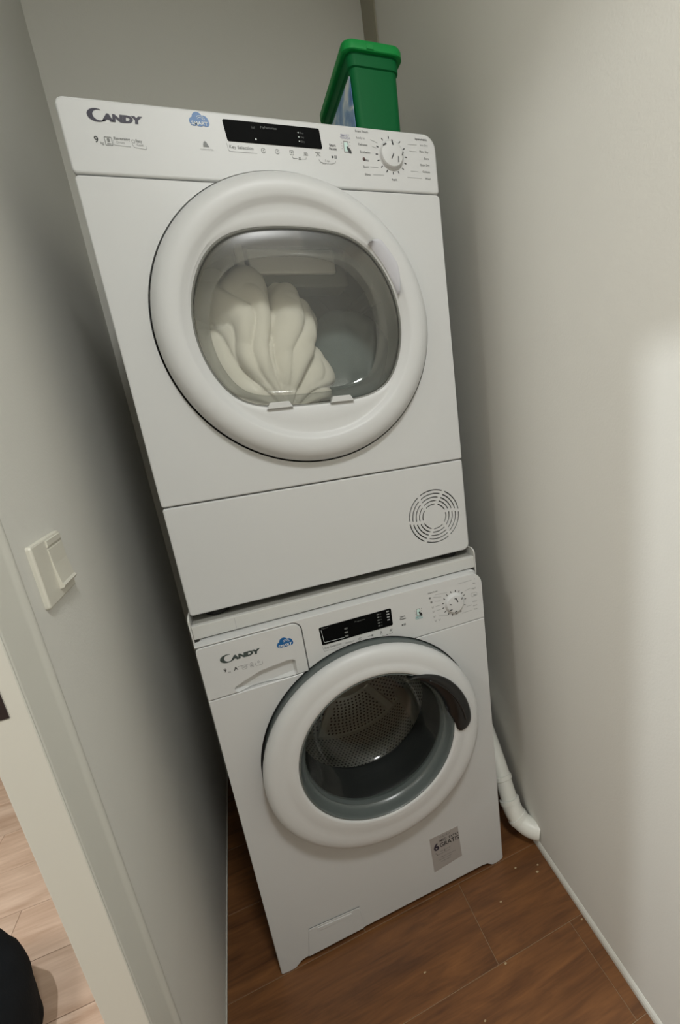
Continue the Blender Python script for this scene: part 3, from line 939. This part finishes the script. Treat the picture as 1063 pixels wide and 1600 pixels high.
p_ = .0105; row = 0; y = wy0 + .026
while y < wy1 - .008:
    n_ = int(2 * PI * WR / p_)
    for k in range(n_):
        a = 2 * PI * (k + .5 * (row % 2)) / n_
        if any(abs((math.degrees(a) - L_ + 180) % 360 - 180) < 7.5 for L_ in (-42, 78, 198)): continue
        cdir = Vector((math.cos(a), 0, math.sin(a)))
        c_ = Vector((WCX, y, WCZ - .005)) + cdir * (WR - .0006)
        hexa(c_, Vector((-math.sin(a), 0, math.cos(a))), Vector((0, 1, 0)), .0030)
    y += p_ * .87; row += 1
for ring in range(11, 22):
    r_ = ring * .0102; n_ = int(2 * PI * r_ / .0112)
    for k in range(n_):
        a = 2 * PI * (k + .5 * (ring % 2)) / n_
        if (math.degrees(a) % 60) < 9: continue
        hexa(Vector((WCX + r_ * math.cos(a), wy1 - .0095, WCZ - .005 + r_ * math.sin(a))), Vector((1, 0, 0)), Vector((0, 0, 1)), .0031)
pf = obj('perforations', pb, HOLE, wdrum); pf['kind'] = 'stuff'
for ang in (-42, 78, 198):
    a = math.radians(ang)
    pr = [(-.026, WR - .001), (-.016, WR - .018), (-.008, WR - .040), (0, WR - .046), (.008, WR - .040), (.016, WR - .018), (.026, WR - .001)]
    rings = []
    for y, k in ((wy0 + .02, .25), (wy0 + .035, .85), ((wy0 + wy1) / 2, 1), (wy1 - .012, .95)):
        rr = []
        for t_, r_ in pr:
            r2 = WR - (WR - r_) * k
            rr.append((WCX + r2 * math.cos(a) - t_ * math.sin(a), y, WCZ - .005 + r2 * math.sin(a) + t_ * math.cos(a)))
        rings.append(rr)
    obj('drum_lifter', loft(rings), METAL, wm, True, 40)
# six spokes pressed in the drum back
for k in range(6):
    a = math.radians(k * 60 + 4.5)
    bm = bmesh.new(); box(bm, .098, .222, wy1 - .0155, wy1 - .004, -.011, .011, bev=.004)
    o = obj('drum_spoke', bm, METAL, wm)
    o.data.transform(Matrix.Translation((WCX, 0, WCZ - .005)) @ Matrix.Rotation(-a, 4, 'Y'))

# drain filter flap, bottom left
fo = arcpts([(.066, .0175, .002), (.200, .0175, .002), (.198, .0865, .010), (.078, .0955, .008)], 5)
ff = obj('filter_flap', panel(fo, -.0022, .002, .0015, 2), APPLP, wm)
flat('flap_gap', [[(.078, .0958), (.190, .0872), (.1975, .0870), (.1975, .0882), (.190, .0888), (.078, .0970)]], -.0016, INKG, ff)
obj('flap_scoop', panel(arcpts([(.096, .078, .004), (.180, .072, .004), (.178, .082, .003), (.098, .089, .003)], 3), -.0034, -.001, .0016, 2), APPLP, ff)
# rear feet and the aged front feet tips
for x in (.030, .566):
    for y in (.040, .52):
        bm = revolve([(.0001, 0), (.020, 0), (.021, .004), (.017, .010), (.009, .012), (.009, .024), (.0001, .024)], 0, 0, 24)
        for v in bm.verts: v.co = Vector((v.co.x + x, v.co.z + y, v.co.y + .0005))
        obj('foot', bm, AGED, wm, True, 40)

# ---- washer prints
qy = -.0012
logo(qy, .8010, INKGG, dw)
cloud(.1545, .8085, qy, dw, 1.04)
text('number', '9', .0385, .7830, .0105, qy, INK, dw, bold=.00015)
text('unit', 'kg', .0450, .7795, .0052, qy, INKL, dw)
text('number', 'A', .0558, .7805, .0105, qy, INK, dw, bold=.00015)
text('unit', '+++', .0630, .7850, .0045, qy, INKG, dw)
flat('feature_icon', line(rrect(.0705, .0775, .7780, .7860, .001) + [(.0705, .779)], .0007) + line([(.0790, .7790), (.0790, .7860), (.0825, .7860)], .0007) + [seg2(.0722, .7820, .0760, .7820, .0022)], qy, INKL, dw)
flat('feature_icon', line([(.0850, .7775), (.0905, .7775), (.0905, .7845), (.0878, .7875), (.0850, .7845), (.0850, .7775)], .0007) + [rrect(.0866, .0890, .7790, .7830, .0005)], qy, INKL, dw)
flat('feature_icon', line([(.0945, .7840), (.0945, .7790), (.0965, .7775), (.1060, .7775), (.1075, .7790), (.1075, .7840)], .0007) + [ringarc(.1005, .7845, .0022, .0016, 0, 2 * PI, 10)], qy, INKL, dw)
py = -.0004
wdsp = display(.2222, .3745, .7795, .8188, 0, wcp, .0012)
dy = -.0016
flat('display_frame', line([(.2262, .8130), (.2282, .7850), (.2700, .7835)], .0006), dy, WHITEINK, wdsp)
text('display_text', 'Opzioni', .2270, .8145, .0042, dy, DIMINK, wdsp)
text('display_text', 'Programma', .2950, .8095, .0048, dy, DIMINK, wdsp, align='LEFT')
for i, z in enumerate((.8020, .7935, .7855)):
    flat('display_light', [rrect(.2722 - .0005 * i, .2790 - .0003 * i, z - .0018, z + .0018, .0012)], dy, DIMINK if i == 0 else INKG, wdsp)
for z in (.8130, .8065, .8000, .7935, .7870):
    flat('display_light', [rrect(.3430, .3475, z - .0012, z + .0012, .0006)], dy, INKG, wdsp)
    text('display_text', '90', .3490, z - .0014, .0036, dy, DIMINK, wdsp)
for z in (.8140, .8075, .8010, .7945):
    flat('display_light', [rrect(.3640, .3700, z - .0013, z + .0013, .0006)], dy, INKL, wdsp)
text('selection_text', 'Key Selection', .2265, .7700, .0060, py, INKG, wcp, sx=1.05, bold=.00005)
flat('selection_frame', line([(.2235, .7760), (.2245, .7670), (.2260, .7655), (.2680, .7650)], .0006), py, INKL, wcp)
text('option_text', 'Opzioni', .2785, .7680, .0055, py, INKG, wcp, align='CENTER')
icon_ring('button_icon', .3010, .7697, .0034, py, wcp, INKG, ((0, 0, 0, .002), (0, 0, .0016, 0)))
flat('button_icon', line([(.3180, .7697), (.3240, .7697)], .0007) + [rrect(.3255, .3295, .7675, .7718, .001)], py, INKG, wcp)
flat('button_icon', line([(.3455, .7660), (.3475, .7715), (.3495, .7660)], .0008) + [ringarc(.3475, .7722, .0012, .0002, 0, 2 * PI, 8)], py, INKG, wcp)
flat('button_icon', line([(.3660, .7690), (.3720, .7690)], .0008) + line([(.3665, .7705), (.3695, .7715), (.3725, .7702)], .0007) + [seg2(.3670, .7675, .3715, .7675, .0008)], py, INKG, wcp)
flat('bracket', line([(.3480, .7640), (.3490, .7618), (.3560, .7612)], .0006) + line([(.3640, .7612), (.3712, .7618), (.3722, .7645)], .0006) + [seg2(.3578, .7612, .3622, .7612, .0016)], py, INKG, wcp)
start_pause(.3985, .7875, py, wcp, .0145)
phone(.4355, .7925, py, wcp, False)
knob(.5225, .7895, 0, .0225, wcp, (80, 102, 124, 146, 168, 190, 212, 234, 256, 278, 300, 335, 5, 25, 42, 60),
     ((-.0020, .0135, .0025, .0125, .0020), (.0025, .0125, .0055, .0035, .0024), (-.0150, .0030, -.0095, .0010, .0018), (-.0150, -.0110, -.0095, -.0105, .0020), (-.004, -.0200, .0005, -.0165, .0018), (.0150, .0075, .0175, .0115, .0018)))
text('program_text', 'Smart Touch', .4620, .8270, .0044, py, INKG, wcp, bold=.0001)
for i, (x, z) in enumerate(((.4655, .8165), (.4680, .8060), (.4700, .7935), (.4705, .7830), (.4715, .7710), (.4735, .7600), (.4830, .7600))):
    flat('program_icon', [rrect(x - .0022, x + .0022, z - .0024, z + .0020, .001)] if i in (0, 1) else line([(x - .002, z + .002), (x - .001, z - .002), (x + .001, z - .002), (x + .002, z + .002)], .0008), py, INKG if i < 2 else INKL, wcp)
for i, (s, z) in enumerate((('1', .8340), ('Mix', .8235), ('Rapid', .8120), ('Eco', .7955), ('Wool', .7800), ('Sport', .7700), ('Baby', .7610))):
    text('program_text', s, .5790, z - .002, .0046, py, INKG if i in (0, 3) else INKL, wcp, align='RIGHT', bold=.0001)
flat('program_frame', line(rrect(.5655, .5815, .7920, .8010, .004, 4) + [(.5655, .796)], .0005), py, INKL, wcp)
flat('program_line', line([(.5350, .8315), (.5700, .8325)], .0005) + line([(.5520, .8110), (.5650, .8140)], .0005) + line([(.5530, .7720), (.5660, .7725)], .0005) + line([(.5400, .7590), (.5640, .7600)], .0005) + line([(.4790, .8215), (.5080, .8185)], .0005)
     + line([(.4740, .8165), (.4930, .8120)], .0004) + line([(.4760, .8060), (.4900, .8035)], .0004) + line([(.4770, .7935), (.4890, .7935)], .0004) + line([(.4770, .7830), (.4890, .7835)], .0004) + line([(.4820, .7700), (.5050, .7640)], .0004), py, INKL, wcp)

# silver sticker at the lower right
st = obj('sticker', loft([[(x, -.0001, z) for x, z in ((.3945, .0745), (.4745, .0845), (.4712, .1835), (.3925, .1830))], [(x, -.0005, z) for x, z in ((.3945, .0745), (.4745, .0845), (.4712, .1835), (.3925, .1830))]]), STICKER, wm)
st['label'] = 'silver sticker with black lettering'
sy = -.0008
text('sticker_text', 'CANDY', .4350, .1725, .0075, sy, INKG, st, sx=1.2, align='CENTER')
text('sticker_text', '6', .4005, .1400, .030, sy, INKD, st, bold=.0008)
text('sticker_text', 'MESI', .4180, .1605, .0105, sy, INK, st, sx=.95, bold=.0001)
text('sticker_text', 'EXTRA', .4440, .1605, .0095, sy, INK, st, sx=.95, bold=.0001)
text('sticker_text', 'GRATIS', .4170, .1440, .0178, sy, INK, st, sx=.92, bold=.0003)
for i, (s, z, sz) in enumerate((('con il kit di', .1300, .0065), ('detersivo per', .1225, .0060), ('registra il prodotto', .1115, .0055), ('sul sito e scopri', .1045, .0055), ('come averlo', .0970, .0055))):
    text('sticker_text', s, .4120 if i % 2 else .4160, z, sz, sy, INKG, st)
flat('sticker_dots', [ringarc(x, z, .0013, .0001, 0, 2 * PI, 8) for x, z in ((.4055, .1300), (.4085, .1245), (.4295, .1285))], sy, INK, st)
rebase(wm)


# ================================================================== GREEN TUB
TX0, TX1, TY0, TY1, TZ = .4790, .5715, .137, .360, 1.7005
tb = empty('detergent_tub', 'green plastic detergent tub with bright green lid standing on top of the dryer', 'tub', ((TX0 + TX1) / 2, (TY0 + TY1) / 2, TZ))


def rr_ring(x0, x1, y0, y1, r, z, seg=6):
    return [(x, y, z) for x, y in rrect(x0, x1, y0, y1, r, seg)]


H = .175
rings = []
for z, g_, r_ in ((0, -.004, .012), (.002, -.001, .014), (.11, .001, .014), (.1470, .0015, .014), (.1485, .0045, .016), (.1515, .005, .016), (.167, .0055, .016), (.170, .0055, .016)):
    rings.append(rr_ring(TX0 - g_, TX1 + g_, TY0 - g_, TY1 + g_, r_, TZ + z))
obj('tub_body', loft(rings), GREEN, tb, True, 40)
rings = []
for z, g_, r_ in ((.1685, .0060, .017), (.1682, .0120, .020), (.1695, .0135, .021), (.1800, .0135, .021), (.1840, .0115, .020), (.1855, .0070, .018), (.1845, .001, .015), (.1845, -.02, .01)):
    rings.append(rr_ring(TX0 - g_, TX1 + g_, TY0 - g_, TY1 + g_, r_, TZ + z))
lid = obj('lid', loft(rings), GREENL, tb, True, 40)
obj('hinge_tab', B(TX0 + .03, TX0 + .045, TY0 - .0150, TY0 - .012, TZ + .170, TZ + .179, bev=.001), GREENL, lid)
lb = obj('side_label', loft([[(TX0 - .0019, y, TZ + z) for y, z in rrect(TY0 + .006, TY1 - .006, .006, .138, .006)], [(TX0 - .0024, y, TZ + z) for y, z in rrect(TY0 + .006, TY1 - .006, .006, .138, .006)]]), LABELM, tb)
rebase(tb)

# ================================================================== DRAIN PIPE
path = catmull([(xr(-.004) + .008, -.010, .048), (.690, .010, .052), (.672, .034, .068), (.662, .052, .100), (.661, .075, .140), (.662, .115, .200), (.664, .2, .30), (.666, .32, .42)], 8)
dp = empty('drain_pipe', 'white plastic drain pipe with elbow entering the right wall beside the washing machine', 'pipe', tuple(path[8]))
obj('elbow', tube(path[:27], .0265, 28), PVC, dp, True, 60)
obj('pipe_run', tube(path[26:], .0235, 28), PVC, dp, True, 60)
def collar(i, r, name):
    d = (path[i + 1] - path[i]).normalized()
    obj(name, tube([path[i] - d * .007, path[i] - d * .0055, path[i] + d * .0055, path[i] + d * .007], [r - .003, r, r, r - .003], 28), PVC, dp, True, 40)
collar(17, .0288, 'collar'); collar(27, .0285, 'collar'); collar(36, .0268, 'collar')
rebase(dp)

# ================================================================== LIGHT SWITCH
sw = empty('light_switch', 'off-white rocker light switch on the left wall beside the door casing', 'switch', (XL, -.133, 1.07))
sw_o = rrect(-.184, -.080, 1.0300, 1.1130, .004)
def yz_panel(o, x_back, x_front, bev=.002, seg=2):
    rings = [[(x_back, y, z) for y, z in o]]
    for i in range(seg + 1):
        a = i / seg * PI / 2
        q = inset(o, bev * (1 - math.cos(a)))
        rings.append([(x_front - bev * (1 - math.sin(a)), y, z) for y, z in q])
    return loft(rings)
obj('switch_plate', yz_panel(sw_o, XL + .0001, XL + .006, .0025), SWITCH, sw)
rock = bmesh.new()
prf = [(.0058, .0), (.0070, .002), (.0075, .024), (.0100, .050), (.0125, .053), (.0110, .056), (.0058, .057)]
R_ = [[(XL + a, y, 1.0995 - b) for a, b in prf] for y in (-.1385, -.0875)]
obj('rocker', loft(R_, bm=rock), SWITCH, sw)
prf = [(.0058, .0), (.0080, .001), (.0078, .010), (.0070, .0125), (.0058, .013)]
obj('rocker', loft([[(XL + a, y, 1.1105 - .0005 - b * .75) for a, b in prf] for y in (-.1385, -.0875)]), SWITCH, sw)
rebase(sw)

# ================================================================== DARK BAG IN THE HALL
bm = bmesh.new(); bmesh.ops.create_icosphere(bm, subdivisions=5, radius=1)
for v in bm.verts:
    p = v.co.copy()
    k = 1 + noise.noise(p * 2.2) * .07 + noise.noise(p * 6) * .02
    zz = p.z * .36 * k
    v.co = Vector((-.640 + p.x * .165 * k * (1 - .12 * p.z), .06 + p.y * .24 * k, max(0, .10 + zz * .66)))
bag = obj('cloth_bag', bm, BAG, None, True)
tag(bag, 'dark rounded cloth bag standing on the pale hall floor beyond the doorway', 'bag')

# crumbs and chips on the tiles
cr_pts = [(.655, -.07, .004), (.667, -.055, .003), (.53, -.09, .003), (.47, -.205, .003), (.30, -.14, .003), (.61, -.035, .0035), (.38, -.27, .0025), (.68, -.21, .0025)]
cr_lab = ['pale crumb on the tiles between the washer foot and the drain pipe, nearer the viewer', 'pale crumb on the tiles nearest the drain pipe elbow',
          'tiny crumb in front of the right washer foot', 'tiny crumb on the grout joint where the three tiles meet', 'tiny crumb in the middle of the wide tile before the washer',
          'tiny crumb right beside the right foot of the washer', 'tiny crumb on the foremost tile row, below the middle of the washer', 'tiny crumb near the white fillet of the right wall']
for i, (x, y, s) in enumerate(cr_pts):
    bm = bmesh.new(); bmesh.ops.create_icosphere(bm, subdivisions=1, radius=s)
    for v in bm.verts: v.co = Vector((v.co.x * (1 + .3 * random.random()) + x, v.co.y * (.6 + .4 * random.random()) + y, max(0, v.co.z * .45 + s * .35)))
    tag(obj('crumb', bm, CRUMB, None), cr_lab[i], 'crumb', 'crumbs scattered on the tiles')
